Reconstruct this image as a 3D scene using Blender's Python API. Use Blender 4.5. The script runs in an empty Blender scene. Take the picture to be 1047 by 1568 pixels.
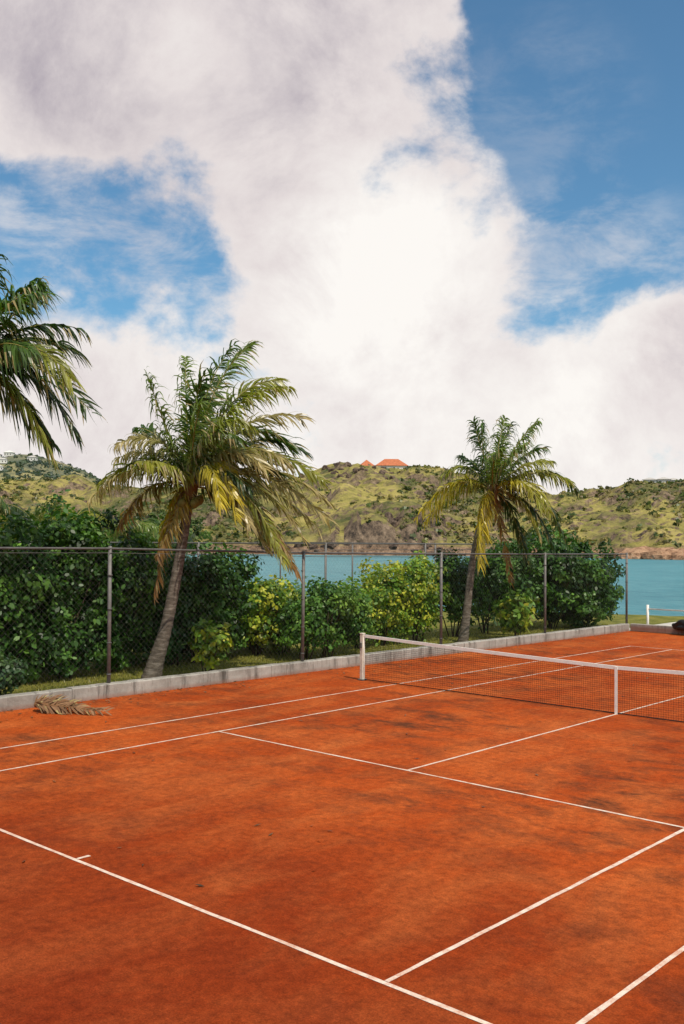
import bpy, math, random, bmesh
import numpy as np
from mathutils import Vector, Matrix
rng=np.random.default_rng(7); random.seed(7)
scene=bpy.context.scene
# ---------------- site frame (metres) -----------------
CX,CY,CZ=8.8075,-5.6854,3.270
YAW,PIT,ROL=0.73621,0.029145,0.0079026
F=np.array([-math.sin(YAW),math.cos(YAW),0.0]); R=np.array([math.cos(YAW),math.sin(YAW),0.0])
def S(u,v,z=0.0): return np.array([CX,CY,0.0])+v*F+u*R+np.array([0,0,z])
# ---------------- helpers -----------------
def link(o,parent=None):
    scene.collection.objects.link(o)
    if parent: o.parent=parent
    return o
def mesh_obj(name,verts,faces,mat=None,parent=None,smooth=False,cols=None):
    me=bpy.data.meshes.new(name)
    me.from_pydata([tuple(map(float,v)) for v in verts],[],faces)
    if smooth: me.polygons.foreach_set('use_smooth',[True]*len(me.polygons))
    if mat: me.materials.append(mat)
    me.update()
    return link(bpy.data.objects.new(name,me),parent)
def fast_polys(name,V,k,mat,cols=None,parent=None):
    n=V.shape[0]; me=bpy.data.meshes.new(name)
    me.vertices.add(n*k); me.vertices.foreach_set('co',V.astype(np.float32).ravel())
    me.loops.add(n*k); me.loops.foreach_set('vertex_index',np.arange(n*k,dtype=np.int32))
    me.polygons.add(n); me.polygons.foreach_set('loop_start',np.arange(0,n*k,k,dtype=np.int32))
    try: me.polygons.foreach_set('loop_total',np.full(n,k,dtype=np.int32))
    except Exception: pass
    if cols is not None:
        c=np.ones((n,k,4),dtype=np.float32); c[:,:,:3]=cols[:,None,:]
        a=me.color_attributes.new('Col','FLOAT_COLOR','POINT'); a.data.foreach_set('color',c.ravel())
    me.materials.append(mat); me.update(calc_edges=True)
    return link(bpy.data.objects.new(name,me),parent)
def empty(name,loc=(0,0,0)):
    e=bpy.data.objects.new(name,None); e.location=(0,0,0); return link(e)
def box(name,c,s,mat,parent=None,rotz=0,bev=0.0):
    x,y,z=[q/2 for q in s]
    v=[(-x,-y,-z),(x,-y,-z),(x,y,-z),(-x,y,-z),(-x,-y,z),(x,-y,z),(x,y,z),(-x,y,z)]
    f=[(0,3,2,1),(4,5,6,7),(0,1,5,4),(1,2,6,5),(2,3,7,6),(3,0,4,7)]
    o=mesh_obj(name,v,f,mat,parent); o.location=c; o.rotation_euler=(0,0,rotz)
    if bev>0:
        m=o.modifiers.new('b','BEVEL'); m.width=bev; m.segments=2
    return o
def tube_geo(pts,rad,seg=8):
    pts=[np.array(p,float) for p in pts]; vs=[];fs=[]
    n=len(pts); ref=None
    for i,p in enumerate(pts):
        t=pts[min(i+1,n-1)]-pts[max(i-1,0)]; t/=np.linalg.norm(t)+1e-9
        if ref is None: ref=np.array([1,0,0.]) if abs(t[0])<.8 else np.array([0,1.,0])
        a=ref-t*(ref@t); a/=np.linalg.norm(a); b=np.cross(t,a); ref=a
        r=rad[i] if hasattr(rad,'__len__') else rad
        for j in range(seg):
            an=2*math.pi*j/seg; vs.append(p+r*(a*math.cos(an)+b*math.sin(an)))
    for i in range(n-1):
        for j in range(seg):
            k=(j+1)%seg; fs.append((i*seg+j,i*seg+k,(i+1)*seg+k,(i+1)*seg+j))
    fs.append(tuple(range(seg-1,-1,-1))); fs.append(tuple((n-1)*seg+j for j in range(seg)))
    return vs,fs
def tube(name,pts,rad,mat,parent=None,seg=8):
    v,f=tube_geo(pts,rad,seg); return mesh_obj(name,v,f,mat,parent,True)
def multi(geos):
    V=[];Fc=[]
    for v,f in geos:
        o=len(V); V+=list(v); Fc+=[tuple(i+o for i in q) for q in f]
    return V,Fc
_perm=rng.random((256,256))
def vnoise(x,y):
    xi=np.floor(x).astype(int); yi=np.floor(y).astype(int); fx=x-xi; fy=y-yi
    fx=fx*fx*(3-2*fx); fy=fy*fy*(3-2*fy)
    g=lambda a,b:_perm[a%256,b%256]
    return (g(xi,yi)*(1-fx)+g(xi+1,yi)*fx)*(1-fy)+(g(xi,yi+1)*(1-fx)+g(xi+1,yi+1)*fx)*fy
def fbm(x,y,o=5):
    s=0;a=.5
    for i in range(o): s=s+a*(vnoise(x*2**i+17*i,y*2**i+31*i)-.5); a*=.52
    return s*2
# ---------------- materials -----------------
class NT:
    def __init__(s,name):
        s.m=bpy.data.materials.new(name); s.m.use_nodes=True; s.t=s.m.node_tree; s.n=s.t.nodes; s.l=s.t.links
        s.b=s.n['Principled BSDF']; s.out=s.n['Material Output']
    def new(s,t,**k):
        n=s.n.new(t)
        for a,v in k.items(): setattr(n,a,v)
        return n
    def coord(s): return s.new('ShaderNodeTexCoord').outputs['Object']
    def noise(s,scale,detail=5,rough=.55,vec=None,dist=0):
        n=s.new('ShaderNodeTexNoise'); n.inputs['Scale'].default_value=scale; n.inputs['Detail'].default_value=detail
        n.inputs['Roughness'].default_value=rough; n.inputs['Distortion'].default_value=dist
        s.l.new(vec if vec is not None else s.coord(),n.inputs['Vector']); return n.outputs['Fac']
    def mapping(s,scale=(1,1,1),rot=(0,0,0),loc=(0,0,0)):
        n=s.new('ShaderNodeMapping'); n.inputs['Scale'].default_value=scale; n.inputs['Rotation'].default_value=rot; n.inputs['Location'].default_value=loc
        s.l.new(s.coord(),n.inputs['Vector']); return n.outputs['Vector']
    def sep(s): 
        n=s.new('ShaderNodeSeparateXYZ'); s.l.new(s.coord(),n.inputs[0]); return n.outputs
    def mr(s,v,a,b,c=0,d=1):
        n=s.new('ShaderNodeMapRange'); s.l.new(v,n.inputs[0])
        for i,q in enumerate((a,b,c,d)): n.inputs[i+1].default_value=q
        return n.outputs[0]
    def ramp(s,fac,stops):
        n=s.new('ShaderNodeValToRGB'); e=n.color_ramp.elements
        while len(e)<len(stops): e.new(.5)
        for i,(p,c) in enumerate(stops):
            e[i].position=p; e[i].color=(c[0],c[1],c[2],1) if hasattr(c,'__len__') else (c,c,c,1)
        s.l.new(fac,n.inputs['Fac']); return n.outputs['Color']
    def mix(s,fac,a,b,bt='MIX'):
        n=s.new('ShaderNodeMix',data_type='RGBA',blend_type=bt)
        for sock,v in ((n.inputs[0],fac),(n.inputs[6],a),(n.inputs[7],b)):
            if hasattr(v,'links'): s.l.new(v,sock)
            elif hasattr(v,'__len__'): sock.default_value=(v[0],v[1],v[2],1)
            else: sock.default_value=v
        return n.outputs[2]
    def bump(s,h,strength=.3,dist=.02):
        n=s.new('ShaderNodeBump'); n.inputs['Strength'].default_value=strength; n.inputs['Distance'].default_value=dist
        s.l.new(h,n.inputs['Height']); s.l.new(n.outputs['Normal'],s.b.inputs['Normal'])
    def fin(s,col=None,rough=.8,spec=.3,metal=0):
        if col is not None:
            if hasattr(col,'links'): s.l.new(col,s.b.inputs['Base Color'])
            else: s.b.inputs['Base Color'].default_value=(*col,1)
        s.b.inputs['Roughness'].default_value=rough; s.b.inputs['Specular IOR Level'].default_value=spec; s.b.inputs['Metallic'].default_value=metal
        return s.m
def simple(name,col,rough=.7,spec=.3,metal=0,var=.25,scale=8):
    m=NT(name); n=m.noise(scale,4,.6)
    c=m.mix(m.ramp(n,[(.3,0),(.7,1)]),[q*(1-var) for q in col],[min(1,q*(1+var)) for q in col])
    return m.fin(c,rough,spec,metal)
def clay():
    m=NT('clay'); 
    base=m.ramp(m.noise(.2,5,.6,dist=.3),[(.34,(.26,.038,.0065)),(.52,(.36,.061,.010)),(.68,(.44,.090,.016))])
    st=m.noise(.8,6,.68,vec=m.mapping((1,.5,1),(0,0,math.radians(22))),dist=.4)
    base=m.mix(m.ramp(st,[(.44,0),(.70,.55)]),base,(.50,.145,.038))
    p=m.noise(1.0,7,.72,vec=m.mapping((1,1.7,1),(0,0,.5),(3.1,1.7,0)),dist=.25)
    p2=m.noise(.16,3,.5,vec=m.mapping((1,1,1),(0,0,0),(4.4,9,0)))
    pm=m.mix(1,m.ramp(p,[(.46,0),(.66,1)]),m.ramp(p2,[(.38,.14),(.58,1.0)]),'MULTIPLY')
    base=m.mix(pm,base,(.085,.030,.014))
    p3=m.noise(2.4,6,.76,vec=m.mapping((1,.45,1),(0,0,.8)),dist=.2)
    base=m.mix(m.ramp(p3,[(.51,0),(.70,.55)]),base,(.17,.040,.012))
    # lens vignette painted into the clay colour: darker, redder towards the near end
    o=m.sep(); vignette=m.mix(1,m.mr(o['Y'],3.5,-3.0,0,1),m.ramp(m.noise(.3,5,.65),[(.3,.7),(.6,1)]),'MULTIPLY')
    base=m.mix(vignette,base,m.mix(m.ramp(st,[(.4,0),(.7,1)]),(.125,.013,.0035),(.20,.030,.008)))
    g=m.noise(60,3,.95)
    base=m.mix(.7,base,m.ramp(g,[(.3,.2),(.5,.5),(.7,.8)]),'OVERLAY')
    gg=m.noise(9,6,.85)
    base=m.mix(.8,base,m.ramp(gg,[(.32,.25),(.68,.75)]),'OVERLAY')
    m.bump(m.noise(30,5,.85),.4,.012)
    return m.fin(base,.95,.06)
def linemat():
    m=NT('chalk_line'); 
    c=m.mix(m.ramp(m.noise(6,8,.85),[(.42,.12),(.66,.85)]),(.76,.68,.57),(.46,.14,.055))
    return m.fin(c,.8,.2)
def grassm():
    m=NT('grass'); c=m.ramp(m.noise(1.2,6,.7),[(.3,(.07,.095,.018)),(.5,(.18,.18,.038)),(.7,(.29,.25,.065))])
    c=m.mix(.6,c,m.ramp(m.noise(45,3,.8),[(.3,.25),(.7,.75)]),'OVERLAY')
    z=m.sep()['Z']
    c=m.mix(m.mr(z,-.25,-.6),c,(.5,.42,.3))
    m.bump(m.noise(50,3,.8),.8,.05); return m.fin(c,.95,.1)
def leafm(name='leaf',trans=.3,rough=.45,spec=.35):
    m=NT(name); a=m.new('ShaderNodeAttribute',attribute_name='Col').outputs['Color']
    m.fin(a,rough,spec)
    tr=m.new('ShaderNodeBsdfTranslucent'); c2=m.mix(1,a,(1.2,1.5,.5),'MULTIPLY'); m.l.new(c2,tr.inputs['Color'])
    ms=m.new('ShaderNodeMixShader'); ms.inputs[0].default_value=trans
    m.l.new(m.b.outputs[0],ms.inputs[1]); m.l.new(tr.outputs[0],ms.inputs[2]); m.l.new(ms.outputs[0],m.out.inputs['Surface'])
    return m.m
def concrete():
    m=NT('concrete'); c=m.ramp(m.noise(1.1,8,.72),[(.3,(.19,.175,.15)),(.48,(.32,.30,.265)),(.72,(.47,.44,.39))])
    st=m.noise(1,6,.75,vec=m.mapping((4,4,.5)))
    c=m.mix(m.ramp(st,[(.52,0),(.66,.85)]),c,(.065,.057,.048))
    z=m.sep()['Z']
    c=m.mix(m.mr(z,.10,0.0,0,.6),c,(.26,.09,.045))
    m.bump(m.noise(25,5,.7),.6,.02); return m.fin(c,.9,.2)
def barkm():
    m=NT('palm_bark'); c=m.ramp(m.noise(1,6,.7,vec=m.mapping((5,5,16))),[(.3,(.05,.04,.03)),(.52,(.14,.115,.09)),(.72,(.30,.265,.22))])
    m.bump(m.noise(1,5,.7,vec=m.mapping((4,4,30))),.7,.03); return m.fin(c,.9,.2)
def rockm(name,a,b,c_,sc=.5):
    m=NT(name); c=m.ramp(m.noise(sc,7,.8),[(.36,a),(.5,b),(.66,c_)]); m.bump(m.noise(sc*1.5,6,.8),1,.6); return m.fin(c,.95,.1)
def hillm(name,haze=0.0,k=1.0,shorerock=True):
    m=NT(name)
    n1=m.noise(.014,6,.58); n2=m.noise(.10*k,9,.74,dist=.2)
    g=m.ramp(n2,[(.36,(.15,.14,.035)),(.44,(.31,.275,.075)),(.53,(.43,.36,.105)),(.66,(.52,.42,.155))])
    g2=m.ramp(n2,[(.40,(.055,.075,.022)),(.50,(.15,.15,.048)),(.64,(.30,.255,.09))])
    c=m.mix(m.ramp(n1,[(.48,0),(.57,1)]),g,g2)
    geo=m.new('ShaderNodeNewGeometry'); sx=m.new('ShaderNodeSeparateXYZ'); m.l.new(geo.outputs['True Normal'],sx.inputs[0])
    rock=m.ramp(m.noise(.45,8,.8,vec=m.mapping((1,1,.45))),[(.38,(.04,.03,.025)),(.50,(.18,.125,.085)),(.66,(.40,.29,.195))])
    rf=m.ramp(sx.outputs['Z'],[(.62,1),(.82,0)])
    c=m.mix(rf,c,rock)
    rn=m.noise(.05,8,.78); c=m.mix(m.ramp(rn,[(.56,0),(.61,.9)]),c,rock)
    if shorerock:
        z=m.sep()['Z']
        c=m.mix(m.mr(z,2.6,1.0),c,m.ramp(m.noise(.35,8,.88),[(.40,(.06,.04,.03)),(.50,(.24,.15,.095)),(.64,(.50,.33,.21))]))
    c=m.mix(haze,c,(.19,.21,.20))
    m.bump(m.noise(.5,6,.8),.8,2.0); return m.fin(c,.95,.1)
def seam():
    m=NT('sea'); w=m.noise(1,6,.7,vec=m.mapping((.45,.8,1),(0,0,.2)))
    big=m.noise(.02,4,.6)
    c=m.mix(m.ramp(big,[(.4,0),(.6,1)]),(.026,.155,.19),(.048,.215,.25))
    c=m.mix(m.ramp(w,[(.42,0),(.68,.7)]),c,(.13,.32,.345))
    m.bump(w,.7,.4); return m.fin(c,.4,.2)
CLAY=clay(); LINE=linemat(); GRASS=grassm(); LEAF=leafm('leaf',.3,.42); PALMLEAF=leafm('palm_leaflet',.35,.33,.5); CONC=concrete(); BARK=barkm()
GALV=simple('galvanised_steel',(.15,.14,.13),.55,.4,.2); DARKM=simple('dark_steel',(.10,.095,.09),.6,.3)
WIRE=simple('fence_wire',(.13,.13,.12),.5,.4,.3); CORD=simple('net_cord',(.012,.012,.012),.8,.2); WHITE=simple('white_canvas',(.82,.79,.73),.7,.2,0,.08)
POSTM=simple('painted_post',(.66,.60,.50),.55,.3,0,.2); TWIG=simple('twig_bark',(.07,.05,.035),.9,.1)
WALLW=simple('white_render',(.7,.68,.62),.8,.2,0,.08); ROOFR=simple('terracotta_roof',(.46,.15,.07),.8,.2,0,.25,1.5)
DRY=leafm('dry_frond',.1,.8); RACH=simple('rachis',(.26,.23,.06),.6,.3); FIB=simple('palm_fibre',(.16,.11,.05),.9,.1); HUSK=simple('coconut_husk',(.16,.14,.03),.5,.3)
# ---------------- ground, sea -----------------
def shore(u): return np.interp(u,[-400,-60,-25,-5,5,40,200,400],[330,330,75,62,54,47,45,40])
us=np.concatenate([np.linspace(-400,-60,30),np.linspace(-56,56,113),np.linspace(60,400,30)])
vs=np.concatenate([np.linspace(-400,-20,20),np.linspace(-16,90,160),np.linspace(95,340,40)])
UU,VV=np.meshgrid(us,vs)
d=VV-shore(UU)
Z=-.03-np.clip((d+7)/14,0,1)**1.5*5
Z=Z+np.where(d<-10,0,fbm(UU*.2,VV*.2)*.15)
P=np.array([CX,CY,0])+UU[...,None]*R+VV[...,None]*F; P[...,2]=Z
def grid_obj(name,P,mat,smooth=True):
    a,b=P.shape[:2]; I=np.arange(a*b).reshape(a,b)
    fc=np.stack([I[:-1,:-1],I[:-1,1:],I[1:,1:],I[1:,:-1]],-1).reshape(-1,4)
    return mesh_obj(name,P.reshape(-1,3),[tuple(map(int,q)) for q in fc],mat,None,smooth)
grid_obj('ground',P,GRASS)
sp=[S(-6000,-4000,-1.5),S(6000,-4000,-1.5),S(6000,9000,-1.5),S(-6000,9000,-1.5)]
mesh_obj('sea',sp,[(0,1,2,3)],seam())
# ---------------- clay courts -----------------
wx=lambda y:-8.55+.022*y
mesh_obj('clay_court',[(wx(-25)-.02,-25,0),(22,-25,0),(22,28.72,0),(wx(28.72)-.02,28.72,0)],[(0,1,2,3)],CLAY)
def rect(x0,y0,x1,y1,z=.004):
    n=max(1,int(max(abs(x1-x0),abs(y1-y0))/.3)); V=[];Fc=[]
    lx=abs(x1-x0)>abs(y1-y0)
    for i in range(n+1):
        t=i/n; j=[random.uniform(-.005,.004) for _ in range(2)]
        if lx: x=x0+(x1-x0)*t; V+=[(x,y0-j[0],z),(x,y1+j[1],z)]
        else: y=y0+(y1-y0)*t; V+=[(x0-j[0],y,z),(x1+j[1],y,z)]
    for i in range(n): Fc.append((2*i,2*i+2,2*i+3,2*i+1) if lx else (2*i,2*i+1,2*i+3,2*i+2))
    return V,Fc
w=.046; L=23.77; g=[]
g.append(rect(-5.485,0,5.485,w)); g.append(rect(-5.485,L-w,5.485,L))
for x in (-5.485,5.485-w): g.append(rect(x,w+.006,x+w,L-w-.006))
for x in (-4.115,4.115-w): g.append(rect(x,w+.006,x+w,L-w-.006))
for y in (5.485-w,18.285): g.append(rect(-4.115+w+.006,y,4.115-w-.006,y+w))
g.append(rect(-w/2,5.493,w/2,18.277)); g.append(rect(-w/2,w+.006,w/2,.2)); g.append(rect(-w/2,L-.2,w/2,L-w-.006))
V,Fc=multi(g); mesh_obj('court_lines',V,Fc,LINE)
# ---------------- net -----------------
net=empty('tennis_net'); NY=11.885
def nh(x): return 1.07-(1.07-.914)*(1-abs(x)/6.4)**1.0 - .012*math.sin(math.pi*abs(x)/6.4)
cell=.048; q=[]
n=int(12.7/cell)
for i in range(n+1):
    x=-6.36+i*cell; h=nh(x); q.append([(x-.0022,NY,.03),(x+.0022,NY,.03),(x+.0022,NY,h),(x-.0022,NY,h)])
for k in range(1,22):
    for i in range(32):
        x0=-6.36+i*12.72/32; x1=x0+12.72/32; z0=.03+(nh(x0)-.03)*k/22; z1=.03+(nh(x1)-.03)*k/22
        q.append([(x0,NY-.001,z0-.0022),(x1,NY-.001,z1-.0022),(x1,NY-.001,z1+.0022),(x0,NY-.001,z0+.0022)])
fast_polys('net_mesh',np.array(q),4,CORD,parent=net)
V=[];Fc=[]
for i in range(65):
    x=-6.36+i*12.72/64; h=nh(x)
    V+=[(x,NY-.016,h-.062),(x,NY-.016,h+.004),(x,NY+.016,h+.004),(x,NY+.016,h-.062)]
for i in range(64):
    for k in range(3): Fc.append((4*i+k,4*i+4+k,4*i+5+k,4*i+1+k))
mesh_obj('net_headband',V,Fc,WHITE,net)
tube('bottom_cord',[(-6.36,NY,.03),(0,NY,.02),(6.36,NY,.03)],.010,CORD,net,6)
box('centre_strap',(0,NY-.02,.455),(.055,.012,.91),WHITE,net)
for sx in (-1,1):
    box('net_post',(sx*6.43,NY,.54),(.09,.09,1.08),POSTM,net,0,.01)
    box('post_cap',(sx*6.43,NY,1.095),(.10,.10,.024),POSTM,net,0,.006)
    box('post_collar',(sx*6.43,NY,.02),(.16,.16,.03),GALV,net,0,.006)
    box('winch',(sx*6.43,NY-.06,.82),(.05,.035,.12),DARKM,net,0,.006)
    tube('lacing',[(sx*6.39,NY-.01,.06),(sx*6.36,NY-.01,.5),(sx*6.39,NY-.01,1.02)],.008,WHITE,net,6)
# ---------------- curb wall + fence -----------------
curb=empty('curb_wall')
y=-25.
while y<28.6:
    l=random.uniform(3.5,5.5); l=min(l,28.74-y)
    h=.275+random.uniform(-.008,.008); nseg=max(2,int(l/.25)); V=[];Fc=[]
    gap=random.choice([.006,.01,.02])
    for i in range(nseg+1):
        yy=y+(l-gap)*i/nseg; xo=wx(yy)+random.uniform(-.004,.004); hh=h+random.uniform(-.006,.006)
        V+=[(xo,yy,-.05),(xo,yy,hh-.02),(xo-.02,yy,hh),(xo-.23,yy,hh),(xo-.25,yy,hh-.02),(xo-.25,yy,-.05)]
    for i in range(nseg):
        for k in range(5): Fc.append((6*i+k,6*i+6+k,6*i+7+k,6*i+1+k))
    Fc+= [(0,1,2,3,4,5),tuple(6*nseg+k for k in (5,4,3,2,1,0))]
    mesh_obj('wall_section',V,Fc,CONC,curb); y+=l
x=wx(28.7)
while x<20:
    l=random.uniform(3,4); h=.27+random.uniform(-.01,.01)
    box('wall_section',(x+l/2,28.87,h/2),(l-.015,.24,h),CONC,curb,random.uniform(-.003,.003),.015); x+=l
fence=empty('chain_link_fence')
py=[-16.1,-10.5,-4.9,.7,6.3,11.9,17.5,23.1,28.75]
ht={-16.1:3.1,-10.5:3.1,-4.9:3.1,.7:3.09,6.3:3.07,11.9:2.96,17.5:2.91,23.1:2.88,28.75:2.86}
fx=lambda y:wx(y)-.13
for y in py:
    tube('post',[(fx(y),y,.2),(fx(y)+random.uniform(-.02,.02),y,ht[y]+.05)],.042,GALV,fence,10)
    for zz in (.45,1.1,1.8,2.5): tube('band',[(fx(y),y,zz),(fx(y),y,zz+.03)],.05,DARKM,fence,8)
tube('top_rail',[(fx(y),y,ht[y]) for y in py],.024,DARKM,fence,8)
tube('tension_wire',[(fx(y)+.03,y,ht[y]-.09) for y in py],.006,DARKM,fence,5)
def chain(x_of,y0,y1,z0,top,cell=.09,r=.0008):
    q=[]; Hh=top-z0
    n=int((y1-y0+Hh)/(cell*math.sqrt(2)))
    for i in range(n):
        for s in (1,-1):
            a=(y0-Hh if s>0 else y0)+i*cell*math.sqrt(2)
            m=10
            for k in range(m):
                f0,f1=k/m,(k+1)/m
                ya,yb=a+s*Hh*f0,a+s*Hh*f1
                if min(ya,yb)<y0 or max(ya,yb)>y1: continue
                za,zb=z0+Hh*f0,z0+Hh*f1
                q.append([(x_of(ya)+.05,ya,za-r*1.4),(x_of(yb)+.05,yb,zb-r*1.4),(x_of(yb)+.05,yb,zb+r*1.4),(x_of(ya)+.05,ya,za+r*1.4)])
    return np.array(q)
fast_polys('mesh_wire',np.concatenate([chain(fx,a,b,.27,min(ht[a],ht[b])-.01) for a,b in zip(py[2:-1],py[3:])]),4,WIRE,parent=fence)
bf=empty('chain_link_fence'); bx=-14.3
by=[-9,-3.4,2.2,7.8,13.4,19.0,24.6,30.2]
for y in by: tube('post',[(bx,y,0),(bx,y,3.2)],.04,GALV,bf,8)
tube('top_rail',[(bx,y,3.17) for y in by],.025,DARKM,bf,6)
tube('mid_rail',[(bx,y,2.95) for y in by],.012,DARKM,bf,6)
for xx in (-18,-23,-28): tube('post',[(xx,30.2,0),(xx,30.2,3.2)],.04,GALV,bf,8)
tube('top_rail',[(bx,30.2,3.17),(-30,30.2,3.17)],.025,DARKM,bf,6)
lf=empty('low_railing')
xs=[wx(28.9)+.3+i*2.35 for i in range(8)]
for x in xs: tube('post',[(x,29.6,-.05),(x,29.6,.95)],.05,WHITE,lf,8)
tube('rail',[(xs[0],29.6,.80),(xs[-1],29.6,.80)],.03,WHITE,lf,6)
PALE=simple('pale_paving',(.5,.47,.42),.9,.2,0,.2,1.5)
mesh_obj('promenade',[(-8.6,29.05,-.012),(24,29.05,-.012),(24,34.8,-.012),(-8.6,34.8,-.012)],[(0,1,2,3)],PALE)
# ---------------- foliage clumps -----------------
def leaves(name,ells,n,size,cols,mat=LEAF,clus=.33,per=60,parent=None,up=.35,aspect=.6,hollow=.35):
    e=np.array(ells,float); wgt=(e[:,3]*e[:,4]+e[:,3]*e[:,5]+e[:,4]*e[:,5]); wgt/=wgt.sum()
    nc=max(1,n//per); idx=rng.choice(len(e),nc,p=wgt)
    dr=rng.normal(size=(nc,3)); dr/=np.linalg.norm(dr,axis=1)[:,None]
    rr=rng.random(nc)**hollow
    rr*=1+.11*rng.normal(size=nc)
    cc=e[idx,:3]+dr*rr[:,None]*e[idx,3:6]
    cs=clus*(.6+.8*rng.random(nc)); cv=rng.random(nc); cb=.6+.85*rng.random(nc)
    ci=rng.integers(0,nc,n)
    d2=rng.normal(size=(n,3)); d2/=np.linalg.norm(d2,axis=1)[:,None]
    p=cc[ci]+d2*(cs[ci]*rng.random(n)**.4)[:,None]*np.array([1,1,.8])
    keep=p[:,2]>.03; p=p[keep]; d2=d2[keep]; ci=ci[keep]; n=len(p)
    nrm=d2*.55+dr[ci]*.5+rng.normal(size=(n,3))*.55+np.array([0,0,up]); nrm/=np.linalg.norm(nrm,axis=1)[:,None]
    t=rng.normal(size=(n,3))+np.array([0,0,-.5]); t-=nrm*(t*nrm).sum(1)[:,None]; t/=np.linalg.norm(t,axis=1)[:,None]
    b=np.cross(nrm,t); s=(size*(.6+.8*rng.random(n)))[:,None]; wd=s*aspect*.5
    V=np.stack([p,p+t*s*.3+b*wd-nrm*s*.05,p+t*s*.7+b*wd*.8-nrm*s*.08,p+t*s-nrm*s*.15,p+t*s*.7-b*wd*.8-nrm*s*.08,p+t*s*.3-b*wd-nrm*s*.05],1)
    C=np.array(cols); k=np.clip(cv[ci]*(len(C)-1)+rng.normal(size=n)*.35,0,len(C)-1.001); k0=k.astype(int); f=(k-k0)[:,None]
    col=(C[k0]*(1-f)+C[k0+1]*f)*(cb[ci]*(.8+.4*rng.random(n)))[:,None]
    return fast_polys(name,V,6,mat,col,parent)
def stems(name,cx,cy,spread,n,h,parent,r=.025):
    gs=[]
    for i in range(n):
        a=random.uniform(0,6.28); x=cx+random.uniform(-.15,.15); y=cy+random.uniform(-.15,.15)
        rr=spread*random.uniform(.4,1)
        gs.append(tube_geo([(x,y,-.05),(x+math.cos(a)*rr*.3,y+math.sin(a)*rr*.3,h*.4),(x+math.cos(a)*rr*.8,y+math.sin(a)*rr*.8,h*.8),(x+math.cos(a)*rr,y+math.sin(a)*rr,h)],[r,r*.8,r*.5,r*.2],6))
    V,Fc=multi(gs); return mesh_obj(name,V,Fc,TWIG,parent,True)
DK=[(.019,.052,.011),(.04,.105,.018),(.095,.19,.03)]
MD=[(.034,.09,.016),(.075,.175,.025),(.165,.27,.038)]
YL=[(.065,.15,.018),(.16,.26,.026),(.38,.37,.032)]
def hedge(name,ells,n,size,cols,nst,**k):
    p=empty(name); leaves('foliage',ells,n,size,cols,parent=p,**k)
    for i,e in enumerate(ells):
        if i<nst: stems('stems',e[0],e[1],min(e[3],e[4]),6,e[2],p)
    return p
hedge('hedge',[(-11.5,4.2,2.0,.85,1.3,1.5),(-11.6,5.8,2.2,.9,1.3,1.6),(-11.7,7.3,2.3,.85,1.2,1.6),(-11.9,8.7,2.1,.8,1.1,1.5),(-11.2,2.6,1.8,.95,1.4,1.4),(-11.3,.8,1.8,1,1.4,1.3),(-11.7,7.0,.7,.6,2.6,.65),(-11.6,3.6,.7,.6,2.4,.6)],48000,.13,DK,6)
hedge('hedge',[(-11.9,10.6,1.85,.8,1.1,1.25),(-11.9,12.2,1.8,.75,1.1,1.2),(-12,11.4,.75,.65,1.9,.7)],19000,.13,DK,3)
hedge('hedge',[(-12,13.8,1.5,.8,.9,.85),(-12,14.8,1.25,.7,.8,.7),(-12,14.2,.7,.7,1.2,.6)],8500,.125,YL,2)
hedge('hedge',[(-10.2,14.6,1.3,.65,.9,.85),(-10.3,13.9,.95,.6,.7,.65),(-10.3,15.7,1.15,.65,.9,.8)],12500,.11,MD,2)
hedge('hedge',[(-11.2,18.3,1.55,.85,1.2,1.0),(-11.3,20.2,1.65,.85,1.2,1.1),(-11.1,17.2,1.25,.75,.9,.9),(-11.4,19.2,.9,.7,2,.8)],18500,.12,YL,3)
hedge('hedge',[(-11.3,22.3,1.65,.85,1.2,1.2),(-11.3,24.2,1.75,.85,1.2,1.25),(-11.5,26,1.85,1,1.2,1.3)],17000,.125,DK,3)
hedge('hedge',[(-10.6,27.7,2.2,1.5,1.5,1.65),(-10.2,29.6,1.8,1.4,1.4,1.5),(-11,26.0,1.95,1.2,1.3,1.5),(-10.2,28.7,1.1,1.5,1.7,1.0)],36000,.135,DK,3)
hedge('hedge',[(-13.4,y_,.75,.6,1.5,.8) for y_ in (0,2.5,5,7.5,10,12.5,15)],15000,.15,DK,0)
def shrub(name,x,y,h,r,n,size,cols):
    p=empty(name); stems('stems',x,y,r*.8,9,h*.9,p,.014)
    leaves('foliage',[(x,y,h*.62,r,r,h*.42)],n,size,cols,parent=p,clus=.13,per=14,aspect=.6)
shrub('young_shrub',-9.4,9.75,1.3,.5,1100,.15,YL)
shrub('young_shrub',-9.2,22.9,1.55,.7,1300,.17,YL)
shrub('low_shrub',-9.9,4.5,.85,.6,2200,.09,[(.03,.07,.03),(.06,.11,.04),(.09,.15,.05)])
shrub('low_shrub',-9.9,3.5,.8,.7,2600,.09,[(.03,.07,.03),(.06,.11,.04),(.09,.15,.05)])
n=30000; yy=rng.uniform(-5,31,n); xx=-8.75-rng.random(n)*4; base=np.stack([xx,yy,np.full(n,-.03)],1)
d=rng.normal(size=(n,3))*.35; d[:,2]=1; h=(.03+.05*rng.random(n))[:,None]; a=rng.random(n)*6.28; s=np.stack([np.cos(a),np.sin(a),0*a],1)*.012
V=np.stack([base-s,base+s,base+d*h],1); gc=np.array([(.17,.18,.038)])*(.5+1.1*rng.random(n))[:,None]+np.array([(.12,.07,.01)])*rng.random(n)[:,None]
fast_polys('grass_blades',V,3,LEAF,gc)
n=900; k_=rng.random(n)<.85; yy=rng.uniform(-2,28,n); xx=np.where(k_,wx(yy)+.03+rng.random(n)**2.5*1.1,wx(yy)+rng.random(n)*11)
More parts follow.
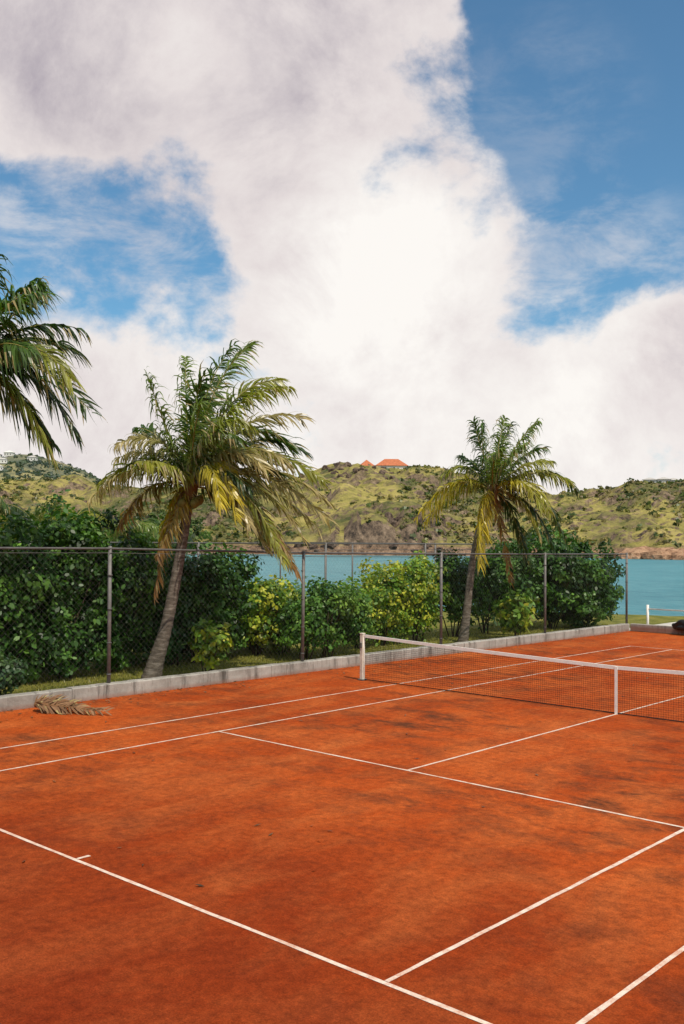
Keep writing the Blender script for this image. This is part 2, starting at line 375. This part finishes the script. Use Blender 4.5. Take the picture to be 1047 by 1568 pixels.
a=rng.random(n)*6.28; ln=(.02+.035*rng.random(n))[:,None]; t=np.stack([np.cos(a),np.sin(a),.15*rng.normal(size=n)],1)*ln; b=np.stack([-np.sin(a),np.cos(a),.2*rng.normal(size=n)],1)*ln*.35
c0=np.stack([xx,yy,np.full(n,.016)],1); V=np.stack([c0-t,c0+b,c0+t,c0-b],1)
fast_polys('leaf_litter',V,4,LEAF,np.array([(.16,.09,.04)])*(.4+1.2*rng.random(n))[:,None])
# ---------------- palms -----------------
GR=(.06,.112,.02); LG=(.13,.185,.032); YE=(.45,.35,.03); YG=(.24,.24,.03); BR=(.24,.13,.045); DG=(.038,.07,.018); TN=(.36,.28,.12)
def frond(crown,ctrl,tip,col,Lm,scale=1.0,wind=.35,nl=82,twist=None,grav=None,tipcol=None):
    loc=lambda o:crown+o[0]*R+np.array([0,0,o[1]])+o[2]*F
    if grav is None: grav=random.uniform(.6,1.7)
    p0=crown; p1=loc(ctrl); p2=loc(tip)
    ts=np.linspace(0,1,nl); P=np.array([(1-t)**2*p0+2*t*(1-t)*p1+t*t*p2 for t in ts])
    T=np.gradient(P,axis=0); T/=np.linalg.norm(T,axis=1)[:,None]
    s=np.cross(T[0],[0,0,1.]); 
    if np.linalg.norm(s)<.3: s=R.copy()
    s/=np.linalg.norm(s)
    tw=random.uniform(-1.0,1.0) if twist is None else twist
    up0=np.cross(s,T[0]); s=s*math.cos(tw)+up0*math.sin(tw)
    strips=[];cols=[]
    ph=random.uniform(0,6); bunch=random.uniform(.15,.5)
    gaps=[random.uniform(.3,1) for _ in range(random.randint(0,3))]
    for i,t in enumerate(ts):
        if t<.12: continue
        tt=T[i]; s=s-tt*(s@tt); s/=np.linalg.norm(s); nrm=np.cross(s,tt)
        Ln=Lm*scale*max(.18,math.sin(math.pi*(.14+.76*(t-.12)/.88)))**.6
        for sd in (-1,1):
            if random.random()<.08 or any(abs(t-g_)<.025 and random.random()<.8 for g_ in gaps): continue
            wob=math.sin(t*23+ph+sd)*bunch
            L=Ln*random.uniform(.62,1.15); dirv=s*sd*random.uniform(.65,1)+tt*(.6+.6*t+wob)+nrm*random.uniform(-.2,.35)+rng.normal(size=3)*.16
            dirv/=np.linalg.norm(dirv); wv=R*wind*random.uniform(.3,1.6)+F*wind*.2; gr=grav*random.uniform(.5,1.5)
            p=P[i]; pts=[p]; dcur=dirv.copy(); m=4
            for k in range(m):
                dcur=dcur+(np.array([0,0,-gr])+wv)*(.2+.24*k); dcur/=np.linalg.norm(dcur); p=p+dcur*L/m; pts.append(p)
            wn=np.cross(dirv,nrm+rng.normal(size=3)*.6); wn/=np.linalg.norm(wn)+1e-9
            ws=[.013,.023,.021,.013,.002]
            c=np.array(col)*random.uniform(.65,1.4); tc=np.array(tipcol if tipcol else col)*random.uniform(.75,1.5)
            c=c*(1-t)+tc*t
            tan=random.random()<.22
            for k in range(m):
                a,b=pts[k],pts[k+1]; w0,w1=ws[k]*scale**.5,ws[k+1]*scale**.5
                strips.append([a-wn*w0,a+wn*w0,b+wn*w1,b-wn*w1]); cols.append(np.array(TN) if (tan and k>=2) else c)
    rg=tube_geo(P[::4],list(np.linspace(.028,.006,len(P[::4]))*scale),5)
    return strips,cols,rg
def palm(name,trunk,radii,fr,unit,Lm,scale,wind=.35,nuts=True,nl=82):
    p=empty(name)
    tp=np.array(trunk); n=len(tp); k=np.linspace(0,n-1,60); interp=np.interp
    pts=np.stack([interp(k,range(n),tp[:,j]) for j in range(3)],1)
    for _ in range(12): pts[1:-1]=(pts[:-2]+2*pts[1:-1]+pts[2:])/4
    rad=interp(k,range(n),radii)*(1+.05*np.where(np.arange(60)%3==0,1,-.4))
    tube('trunk',list(pts),list(rad),BARK,p,14)
    crown=pts[-1]; S_=[];C_=[];G_=[]
    for f in fr:
        cx_,cz_,tx,tz,dd,col=f[:6]
        a=frond(crown,(cx_*unit,cz_*unit,dd*.55),(tx*unit,tz*unit,dd),col,Lm*(f[6] if len(f)>6 else 1),scale,wind,nl=nl,tipcol=f[7] if len(f)>7 else None)
        S_+=a[0];C_+=a[1];G_.append(a[2])
    fast_polys('fronds',np.array(S_),4,PALMLEAF,np.array(C_),p)
    V,Fc=multi(G_); mesh_obj('rachises',V,Fc,RACH,p,True)
    gs=[]
    for i in range(14):
        a=random.uniform(0,6.28); o=np.array([math.cos(a),math.sin(a),0])
        gs.append(tube_geo([crown-np.array([0,0,.35])*scale+o*.08*scale,crown+o*.13*scale,crown+o*.2*scale+np.array([0,0,.3])*scale],[.05*scale,.05*scale,.02*scale],6))
    V,Fc=multi(gs); mesh_obj('crown_shaft',V,Fc,FIB,p,True)
    if nuts:
        for i in range(7):
            a=random.uniform(0,6.28); me=bpy.data.meshes.new('coconut')
            bm=bmesh.new(); bmesh.ops.create_icosphere(bm,subdivisions=2,radius=.10*scale); bmesh.ops.scale(bm,vec=(1,1,1.25),verts=bm.verts); bm.to_mesh(me); bm.free()
            me.materials.append(HUSK); me.polygons.foreach_set('use_smooth',[True]*len(me.polygons))
            o=link(bpy.data.objects.new('coconut',me),p); o.location=crown+np.array([math.cos(a)*.22,math.sin(a)*.22,-.28-random.random()*.12])*scale
    return p
B=S(-4.40,23.06); u1=1/64.
tr=[B+a*R+np.array([0,0,z]) for a,z in [(-.04,-.1),(.10,.45),(.33,1.22),(.55,2.45),(.75,3.67),(.85,4.5)]]
fr1=[
(-60,75,-140,5,.3,GR,1,YG),(-80,60,-135,-25,-1.0,GR,1,TN),(-50,95,-92,92,.6,GR),(-35,80,-62,165,-.4,LG),(-12,110,-15,200,.5,LG,.9),
(5,150,60,218,.3,GR),(20,160,95,210,-.6,LG),(50,170,130,165,.4,LG,1,YG),(50,145,150,140,-1.2,LG,1,YG),(80,130,168,100,-.5,GR,1,TN),(90,115,170,60,1.0,DG),
(95,90,200,10,-.3,GR,1,YG),(110,70,208,-20,.9,DG,1,TN),(90,60,205,-45,.1,YG,1,TN),(95,50,170,-75,-.2,GR,1,TN),(85,40,145,-110,-1.0,DG,1,YG),(60,90,80,-50,-1.6,YE,.9,YE),(40,70,60,-30,-1.9,YG,1,YE),
(-5,-5,-45,-105,-.3,YE,.8,BR),(-25,10,-50,-80,.5,YE,.8,YE),(-15,40,-60,30,-1.5,YG),(10,90,30,110,-1.6,LG),(20,100,60,70,1.8,DG),(-20,60,-40,50,1.8,DG),(70,70,120,-10,1.8,DG),(65,5,115,-85,1.2,DG),(85,25,150,-120,.6,DG,1,TN),
(25,110,85,60,-1.9,YG,.9,GR),(60,90,120,20,-1.7,GR,1,TN),(-30,-10,-50,-165,-.1,BR,.7),(40,120,100,80,-1.7,GR,1,YG),(70,90,140,10,.3,DG),(0,120,30,160,-1.0,GR),(40,80,100,-60,-1.5,YG,1,TN),(85,50,190,-60,1.2,DG,1,TN),(-60,30,-110,-60,.2,GR,.9,BR),
(-30,100,-110,60,-.3,GR,1,TN),(70,140,150,60,.6,GR),(90,30,160,-125,-.3,DG,.9,BR),(30,140,110,170,.9,DG),(0,130,10,150,1.2,DG),(60,100,110,60,1.5,DG),(30,60,95,-5,-1.4,DG),(80,90,150,30,-1.3,GR,1,TN),(60,45,120,-100,-.6,DG,1,TN),(-60,80,-125,45,.9,GR,1,TN)]
palm('palm_tree',tr,[.25,.185,.14,.125,.115,.10],fr1,u1,.70,1.0,wind=.5)
B=S(4.0,32.4); u2=1/46.6
tr=[B+a*R+np.array([0,0,z]) for a,z in [(-.02,-.1),(.05,.4),(.13,1.12),(.26,2.4),(.5,3.7),(.95,4.9)]]
fr2=[(-40,65,-78,25,.2,GR,1,YG),(-60,45,-118,-40,-.4,YG,.9,YE),(-50,35,-100,-45,.6,YG,1,YE),(-12,55,-28,110,.3,GR),(-22,60,-20,105,-.6,GR),(5,60,20,116,.2,LG),(12,70,35,112,.8,DG),
(30,75,65,108,-.3,LG),(40,65,85,72,.5,GR),(35,50,80,45,-1,YG),(75,65,130,5,.1,GR,.9,DG),(60,50,110,15,-.9,YG),(80,30,118,-75,.5,DG),(50,50,75,-35,-1.4,YE,.9,YG),(35,45,60,-25,-1.6,YE,1,YG),
(-15,5,-22,-115,-.5,YE,1.,YE),(-25,5,-28,-90,-1.0,YE,1.,YE),(30,0,55,-105,.3,DG),(45,10,70,-70,-.4,BR,.9,YG),(10,-20,30,-140,.1,BR,.6),(70,10,105,-90,1.,DG),(-10,50,0,60,-1.6,LG),(0,50,20,60,1.6,DG),(-30,40,-60,10,1.5,DG),(15,60,40,70,-1.4,LG),(-20,50,-45,60,.9,GR),(60,30,105,-35,.6,DG)]
palm('palm_tree',tr,[.19,.15,.13,.115,.11,.10],fr2,u2,.68,1.05,wind=.15)
B=S(-7.75,19.9); 
tr=[B+a*R+np.array([0,0,z]) for a,z in [(-.8,-.1),(-.7,.7),(-.5,2),(-.3,3.6),(-.1,5.2),(.1,6.55)]]
u3=1/75.
fr3=[(20,110,40,190,.2,DG),(60,130,120,135,-.3,GR),(70,110,165,80,.5,DG),(100,90,170,-10,-.5,GR,1.,YG),(80,70,185,-50,.4,DG),(70,40,140,-130,-.2,GR,1,YG),(50,20,120,-100,.6,DG),
(-40,100,-110,120,0,GR),(-80,80,-180,30,.4,DG),(-70,20,-150,-80,-.6,GR),(-20,60,-60,-70,-1.2,DG),(10,90,-10,180,-.8,GR),(50,90,90,160,.8,DG),(20,70,60,60,-1.7,GR),(20,70,60,60,1.7,DG),(-30,70,-60,60,1.7,DG),(60,120,145,105,-1.2,GR),(60,60,130,20,-1.4,GR),(60,110,150,50,1.2,DG),(90,60,160,-90,.7,DG)]
palm('palm_tree',tr,[.28,.2,.16,.15,.14,.12],fr3,u3,.72,1.15,wind=.3)
def small_palm(u,v,h,s,cols):
    B=S(u,v); tr=[B+np.array([0,0,-.1]),B+.1*R+np.array([0,0,h*.5]),B+.3*R+np.array([0,0,h])]
    fr=[]
    for i in range(15):
        a=i/15*6.28+random.uniform(-.2,.2); e=random.uniform(-.5,.9)
        fr.append((math.cos(a)*.55*s,(.5+.5*e)*s*.8,math.cos(a)*1.2*s,(e*.9-.2)*s,math.sin(a)*1.2*s,random.choice(cols)))
    palm('palm_tree',tr,[.2,.14,.12],fr,1,.75,1.3,wind=.2,nuts=False,nl=50)
small_palm(-15.5,56,4.3,1.7,[YG,GR,LG]); small_palm(-19.5,54,4.8,2.2,[DG,GR,DG]); small_palm(-13.2,60,3.7,1.6,[GR,LG])
small_palm(-21,58,4.2,2.2,[GR,YG])
S_=[];C_=[];G_=[]
ff=empty('fallen_palm_frond')
c0=np.array([-8.0,4.3,.1])
for a,b in (((.1,.10,.3),(1.1,.05,.9)),((-.1,.15,.2),(.8,.12,.3)),((-.1,.2,.1),(.5,.15,-.4))):
    fr_=frond(c0,(a[0],a[1],-a[2]*.3),(b[0]+.3,-.03,-b[2]*.35),(.22,.12,.06),.42,.8,.1,44,grav=.25); S_+=fr_[0];C_+=fr_[1];G_.append(fr_[2])
A=np.array(S_); A[...,2]=np.clip(A[...,2],.01,.45); fast_polys('leaflets',A,4,DRY,np.array(C_),ff)
V,Fc=multi(G_); mesh_obj('rachises',V,Fc,simple('dead_rachis',(.25,.13,.06),.9,.1),ff,True)
me=bpy.data.meshes.new('tarpaulin'); bm=bmesh.new(); bmesh.ops.create_icosphere(bm,subdivisions=4,radius=1)
for v_ in bm.verts:
    c=v_.co; nz=fbm(np.array([c.x*2.1+5]),np.array([c.y*2.3+c.z*1.7]),4)[0]
    v_.co=Vector((c.x*.70*(1+.5*nz),c.y*.3*(1+.4*nz),max(-.2,c.z*.24*(1+1.1*nz)-.12*abs(c.x))))
bm.to_mesh(me); bm.free(); me.materials.append(simple('black_tarp',(.015,.015,.017),.5,.4)); me.polygons.foreach_set('use_smooth',[True]*len(me.polygons))
o=link(bpy.data.objects.new('folded_tarpaulin',me)); o.location=(-5.45,28.6,.38); 
# ---------------- hills -----------------
cu=[-600,-266,-180,-139,-123,-91,-67,-42.5,-28.8,-11.5,-3,26,43.6,54,61,76,95,112.5,130,147,167.5,180,267,600]
cz=[36,34,33,33.6,29.5,31,30,33,36,41.5,43.6,42.5,41.8,39.8,36,31,28,28,29.5,31.5,34,34.5,38,40]
def hill_z(u,v):
    a=u/v*520; vs_=np.interp(a,[-600,-60,0,90,180,600],[330,330,332,335,300,290])+fbm(u*.03,u*0+3.3)*14
    cr=np.interp(a,cu,cz); t=(v-vs_)/(520-vs_)
    cl=np.exp(-((a-22)/38)**2)*.20+.05
    sh=np.where(t<0,t*1.2,np.where(t<.04,t/.04*cl,cl+(1-cl)*np.clip((t-.04)/.96,0,1)**.85))
    sh=np.where(t>1,1-(t-1)*.6,sh)
    damp=np.clip(t*6,0,1)*(1-.82*np.exp(-((t-1)/.12)**2))
    z=-1.5+(cr+1.5)*sh+fbm(u*.022+9,v*.022,6)*12*damp+fbm(u*.12,v*.12,4)*4.2*np.clip(t*8,0.15,1)*(1-.5*np.exp(-((t-1)/.08)**2))
    z=z+np.clip(1-abs(t-.07)/.07,0,1)*cl*26*(fbm(u*.22,v*.03,3))
    return np.where(t<0,np.minimum(z,-1.4+t*10),z)
us=np.linspace(-520,520,460); vs=np.concatenate([np.linspace(285,370,90),np.linspace(371,560,130),np.linspace(565,900,30)])
UU,VV=np.meshgrid(us,vs); UU=UU*(VV/520)
P=np.array([CX,CY,0])+UU[...,None]*R+VV[...,None]*F; P[...,2]=hill_z(UU,VV)
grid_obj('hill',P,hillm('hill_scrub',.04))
cu2=[-1500,-600,-454,-381,-360,-338,-308.5,-283,-265,-199,-100,50,1500]; cz2=[70,85,90,91.4,94,91,84,73,61,48,30,15,5]
us=np.linspace(-1300,500,200); vs=np.linspace(760,1500,100); UU,VV=np.meshgrid(us,vs)
def far_z(u,v):
    a=u/v*1100; t=(v-800)/300
    return np.interp(a,cu2,cz2)*np.where(t<1,np.sin(np.clip(t,-.1,1)*math.pi/2),1-(t-1)*.7)+fbm(u*.012,v*.012,6)*16*(1-.85*np.exp(-((t-1)/.2)**2))
P=np.array([CX,CY,0])+UU[...,None]*R+VV[...,None]*F; P[...,2]=far_z(UU,VV)
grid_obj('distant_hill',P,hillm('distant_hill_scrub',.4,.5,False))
def scrub(name,n,u0,u1,v0,v1,zf,rmin,rmax,per,cols,thr=-.02,hz=0,ref=520):
    u=rng.uniform(u0,u1,n*3); v=rng.uniform(v0,v1,n*3); u=u*v/ref
    dn=fbm(u*.02+4,v*.02+8,4)+fbm(u*.11,v*.11,2)*.6; k=dn+rng.normal(size=n*3)*.12>thr; u=u[k][:n]; v=v[k][:n]; n=len(u); z=zf(u,v); kk=z>1.8; u=u[kk];v=v[kk];z=z[kk];n=len(u)
    r=rmin+(rmax-rmin)*rng.random(n)**3; c=np.array([CX,CY,0])+u[:,None]*R+v[:,None]*F; c[:,2]=z+r*.05
    C=np.array(cols)[rng.integers(0,len(cols),n)]*(.6+.8*rng.random(n))[:,None]
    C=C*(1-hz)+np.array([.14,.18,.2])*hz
    c=np.repeat(c,per,0); r=np.repeat(r,per); C=np.repeat(C,per,0)*(.75+.5*rng.random(n*per))[:,None]; N=n*per
    d=rng.normal(size=(N,3)); d/=np.linalg.norm(d,axis=1)[:,None]; d[:,2]=abs(d[:,2])*.75
    p=c+d*(r*(.6+.4*rng.random(N)))[:,None]; 
    nr=d+rng.normal(size=(N,3))*.45; nr/=np.linalg.norm(nr,axis=1)[:,None]; t=np.cross(nr,rng.normal(size=(N,3))); t/=np.linalg.norm(t,axis=1)[:,None]; b=np.cross(nr,t)
    s=(r*.5)[:,None]; V=np.stack([p+t*s,p+b*s*.8-t*s*.3,p-t*s*.9,p-b*s*.9],1)
    return fast_polys(name,V,4,LEAF,C)
scrub('hill_bushes',11000,-300,230,325,530,hill_z,.4,2.0,9,[(.055,.08,.02),(.085,.115,.03),(.16,.16,.045),(.13,.12,.045),(.26,.21,.08)],.06)
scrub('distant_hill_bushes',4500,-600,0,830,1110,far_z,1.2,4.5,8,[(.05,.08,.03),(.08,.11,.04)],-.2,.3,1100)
ico=bmesh.new(); bmesh.ops.create_icosphere(ico,subdivisions=2,radius=1); icv=np.array([v.co[:] for v in ico.verts]); icf=np.array([[v.index for v in f.verts] for f in ico.faces]); ico.free()
def boulders(name,items,mat):
    T=[]
    for (u,v,z,sx,sy,sz) in items:
        ph=rng.random(3)*50; nn=fbm(icv[:,0]*1.6+ph[0],icv[:,1]*1.6+icv[:,2]*1.3+ph[1],3)
        q=icv*(1+.75*nn)[:,None]; q=np.sign(q)*np.abs(q)**.8*np.array([sx,sy,sz]); a=rng.random()*6.28
        q=np.stack([q[:,0]*math.cos(a)-q[:,1]*math.sin(a),q[:,0]*math.sin(a)+q[:,1]*math.cos(a),q[:,2]],1)+S(u,v,z); T.append(q[icf])
    return fast_polys(name,np.concatenate(T),3,mat)
def hz1(u,v): return float(hill_z(np.array([float(u)]),np.array([float(v)]))[0])
it=[]
for i in range(300):
    a=random.uniform(100,200); v=np.interp(a,[90,180,600],[330,298,290])+random.uniform(-12,9); u=a*v/520; s=random.uniform(.5,2.4)*(1+ (a>150)*.5)
    it.append((u,v,max(-1.6,min(hz1(u,v),1.6))+.1*s,s*1.4,s*1.1,s*.75))
boulders('shore_rocks',it,rockm('warm_rock',(.10,.06,.04),(.38,.22,.13),(.58,.38,.24)))
it=[]
for i in range(90):
    a=random.uniform(-40,55); v=333+random.uniform(-4,8); u=a*v/520; s=random.uniform(.6,1.7); it.append((u,v,max(-1.4,min(hz1(u,v),1.5)),s*1.4,s,s*.7))
for i in range(60):
    a=random.gauss(36,9); v=random.uniform(337,352); u=a*v/520; s=random.uniform(.8,2.0); it.append((u,v,min(hz1(u,v)+random.uniform(-1,1.4),9.5),s*.8,s*.8,s*random.uniform(1.2,2.1)))
for i in range(60):
    a=random.gauss(-2,7) if i%2 else random.gauss(10,16); v=random.uniform(440,515); u=a*v/520; s=random.uniform(.6,1.6); it.append((u,v,hz1(u,v)+.1,s*1.3,s,s))
boulders('cliff_rocks',it,rockm('dark_rock',(.035,.026,.022),(.12,.085,.065),(.27,.20,.15)))
el=[]
for i in range(46):
    v=random.uniform(85,210); u=random.uniform(-.40,-.15)*v*1.02; h=random.uniform(.6,1)*(3.6+v*.024)
    el.append((*S(u,v,h*.55),random.uniform(3,5.5),random.uniform(3,5.5),h*.5))
leaves('distant_trees',el,56000,.62,[(.035,.06,.016),(.07,.11,.025),(.13,.17,.04)],clus=1.0,per=60)
el=[]
for i in range(34):
    v=random.uniform(44,58); u=random.uniform(-.42,-.17)*v; h=random.uniform(1.8,3.6); el.append((*S(u,v,h*.5),1.4,1.4,h*.5))
leaves('background_shrubbery',el,20000,.25,MD,clus=.5,per=50)
# ---------------- houses -----------------
def house(name,u,v,z,wd,dp,hw,hr,roofm,rot=0,over=.6):
    p=empty(name); p.location=S(u,v,z); p.rotation_euler=(0,0,YAW+rot)
    box('walls',(0,0,hw/2),(wd,dp,hw),WALLW,p)
    x,y=wd/2+over,dp/2+over; rx=max(.1,x-y)
    mesh_obj('roof',[(-x,-y,hw+.01),(x,-y,hw+.01),(x,y,hw+.01),(-x,y,hw+.01),(-rx,0,hw+hr),(rx,0,hw+hr)],[(0,1,5,4),(1,2,5),(2,3,4,5),(3,0,4),(3,2,1,0)],roofm,p)
    k=max(2,int(wd/3))
    for i in range(k): box('window',(-wd/2+(i+.5)*wd/k,-dp/2-.03,hw*.5),(1.1,.06,1.3),DARKM,p)
    return p
house('hilltop_house',25.5,512,38.6,16,9,3.6,3.8,ROOFR); house('hilltop_house',12.5,511,38.8,6.5,6.5,3.2,3.4,ROOFR,.2)
GREYR=simple('grey_roof',(.45,.43,.4),.8,.2)
for u,v in ((158,506),(165,506),(171,509),(177,508),(-64,470),(-60,462)):
    house('white_house',u,v,hz1(u,v)-.1,6.5,5,2.8,1.2,random.choice([GREYR,WALLW]),random.uniform(-.4,.4))
for u,v in ((-352,1040),(-345,1000),(-335,960),(-365,1040),(-318,1010)):
    house('white_house',u,v,float(far_z(np.array([float(u)]),np.array([float(v)]))[0]),9,7,4,2,random.choice([GREYR,WALLW]),random.uniform(-.4,.4))
# ---------------- world -----------------
SUNV=R*.50-F*.80; az=math.atan2(SUNV[0],SUNV[1]); EL=math.radians(56)
world=bpy.data.worlds.new("World"); scene.world=world; world.use_nodes=True; nt=world.node_tree; N=nt.nodes; Lk=nt.links
bg=N['Background']; bg.inputs['Strength'].default_value=.10
sky=N.new('ShaderNodeTexSky'); sky.sky_type='NISHITA'; sky.sun_disc=False; sky.sun_elevation=EL; sky.sun_rotation=az; sky.altitude=0; sky.air_density=1.0; sky.dust_density=.6; sky.ozone_density=2.0
tc=N.new('ShaderNodeTexCoord'); D=tc.outputs['Generated']
def math_(op,a,b=None,c=None):
    n=N.new('ShaderNodeMath'); n.operation=op
    for i,v in enumerate((a,b,c)):
        if v is None: continue
        if hasattr(v,'links'): Lk.new(v,n.inputs[i])
        else: n.inputs[i].default_value=v
    return n.outputs[0]
def mr(v,a,b,c,d,sm=True):
    n=N.new('ShaderNodeMapRange'); n.interpolation_type='SMOOTHSTEP' if sm else 'LINEAR'; Lk.new(v,n.inputs[0])
    for i,q in enumerate((a,b,c,d)): n.inputs[i+1].default_value=q
    return n.outputs[0]
def sdir(azd,eld):
    a,e=math.radians(azd),math.radians(eld); v=(F*math.cos(a)+R*math.sin(a))*math.cos(e); return (v[0],v[1],math.sin(e))
def blob(azd,eld,rad,wt):
    n=N.new('ShaderNodeVectorMath'); n.operation='DOT_PRODUCT'; Lk.new(D,n.inputs[0]); n.inputs[1].default_value=sdir(azd,eld)
    return mr(n.outputs['Value'],math.cos(math.radians(rad)),1.0,0,wt)
def noiseW(scale,detail,rough,dist=0,off=(0,0,0),sc=(1,1,1)):
    m=N.new('ShaderNodeMapping'); Lk.new(D,m.inputs[0]); m.inputs['Location'].default_value=off; m.inputs['Scale'].default_value=sc
    n=N.new('ShaderNodeTexNoise'); Lk.new(m.outputs[0],n.inputs['Vector']); n.inputs['Scale'].default_value=scale; n.inputs['Detail'].default_value=detail; n.inputs['Roughness'].default_value=rough; n.inputs['Distortion'].default_value=dist
    return n.outputs['Fac']
nz=noiseW(5.5,8,.60,.15,(1.3,.4,2.2),(1,1,1.3))
dens=math_('MULTIPLY_ADD',nz,2.6,-.72)
for b_ in [(20,27,13,-.95),(15,29,8,-.35),(15.5,19,7,-.33),(-16,16.0,7,-.40),(-11,14.5,5.5,-.32),(-7,18.5,3.5,-.15),(13.5,13.5,5,-.33),(19,17,6,-.28),
           (-9,29,14,.40),(-17,23.5,7,.55),(0,20,9,.35),(7,22,6,.2),(2,13,8,.35),(-2,5,14,.30),(12,5,12,.25),(18,6,8,.3),(-14,6,9,.35),(-20,5,9,.6),(18,12,4,.35)]:
    dens=math_('ADD',dens,blob(*b_))
cov=mr(dens,.38,.80,0,1)
vn=noiseW(9,6,.65,.3,(2,7,3),(1,1,2.2)); veil=mr(vn,.40,.72,0,.6)
vm=math_('ADD',blob(-13,17,12,1.1),math_('ADD',blob(14,12.5,9,.9),blob(11,23,7,.25))); veil=math_('MULTIPLY',veil,math_('MINIMUM',vm,1.0))
cov=math_('SUBTRACT',1.0,math_('MULTIPLY',math_('SUBTRACT',1.0,cov),math_('SUBTRACT',1.0,math_('ADD',veil,.02))))
n2=noiseW(6,9,.66,.2,(5,2,1)); thick=mr(dens,.7,1.5,0,1)
shade=mr(n2,.30,.70,-.1,1.05,False)
topdark=blob(-9,32,22,.42)
glow=math_('ADD',blob(2,15,8,.60),blob(3,3,13,.30)); 
s2=math_('SUBTRACT',math_('ADD',math_('MULTIPLY',shade,math_('ADD',math_('MULTIPLY',thick,.5),.6)),topdark),glow); s2=mr(s2,-.1,1.5,0,1,False)
cr=N.new('ShaderNodeValToRGB'); Lk.new(s2,cr.inputs[0]); e=cr.color_ramp.elements; e[0].position=0; e[0].color=(1,.965,.925,1); e[1].position=1; e[1].color=(.43,.385,.44,1)
em=e.new(.45); em.color=(.79,.725,.72,1)
mul=N.new('ShaderNodeMix'); mul.data_type='RGBA'; mul.blend_type='MULTIPLY'; mul.inputs[0].default_value=1; Lk.new(cr.outputs[0],mul.inputs[6]); mul.inputs[7].default_value=(9.8,9.8,9.8,1)
tint=N.new('ShaderNodeMix'); tint.data_type='RGBA'; tint.blend_type='MULTIPLY'; tint.inputs[0].default_value=1; Lk.new(sky.outputs[0],tint.inputs[6]); tint.inputs[7].default_value=(.68,1.12,1.22,1)
mx=N.new('ShaderNodeMix'); mx.data_type='RGBA'; Lk.new(cov,mx.inputs[0]); Lk.new(tint.outputs[2],mx.inputs[6]); Lk.new(mul.outputs[2],mx.inputs[7])
Lk.new(mx.outputs[2],bg.inputs['Color'])
try: world.cycles.sampling_method='MANUAL'; world.cycles.sample_map_resolution=256
except Exception: pass
sd=bpy.data.lights.new('sun','SUN'); sd.energy=3.9; sd.angle=math.radians(.5); sd.color=(1,.915,.77)
so=link(bpy.data.objects.new('sun',sd)); dv=SUNV/np.linalg.norm(SUNV)*math.cos(EL); so.rotation_euler=Vector((dv[0],dv[1],math.sin(EL))).to_track_quat('Z','Y').to_euler()
# ---------------- camera -----------------
cam=bpy.data.cameras.new('camera'); co=link(bpy.data.objects.new('camera',cam))
Fp=np.array([-math.sin(YAW)*math.cos(PIT),math.cos(YAW)*math.cos(PIT),math.sin(PIT)]); U=np.cross(R,Fp)
R2=R*math.cos(ROL)+U*math.sin(ROL); U2=-R*math.sin(ROL)+U*math.cos(ROL)
M=Matrix(((R2[0],U2[0],-Fp[0],CX),(R2[1],U2[1],-Fp[1],CY),(R2[2],U2[2],-Fp[2],CZ),(0,0,0,1)))
co.matrix_world=M; cam.sensor_fit='VERTICAL'; cam.sensor_height=36; cam.lens=1510/1568*36; cam.clip_end=20000; cam.clip_start=.1
scene.camera=co
scene.view_settings.view_transform='Standard'; scene.view_settings.look='None'; scene.view_settings.exposure=0
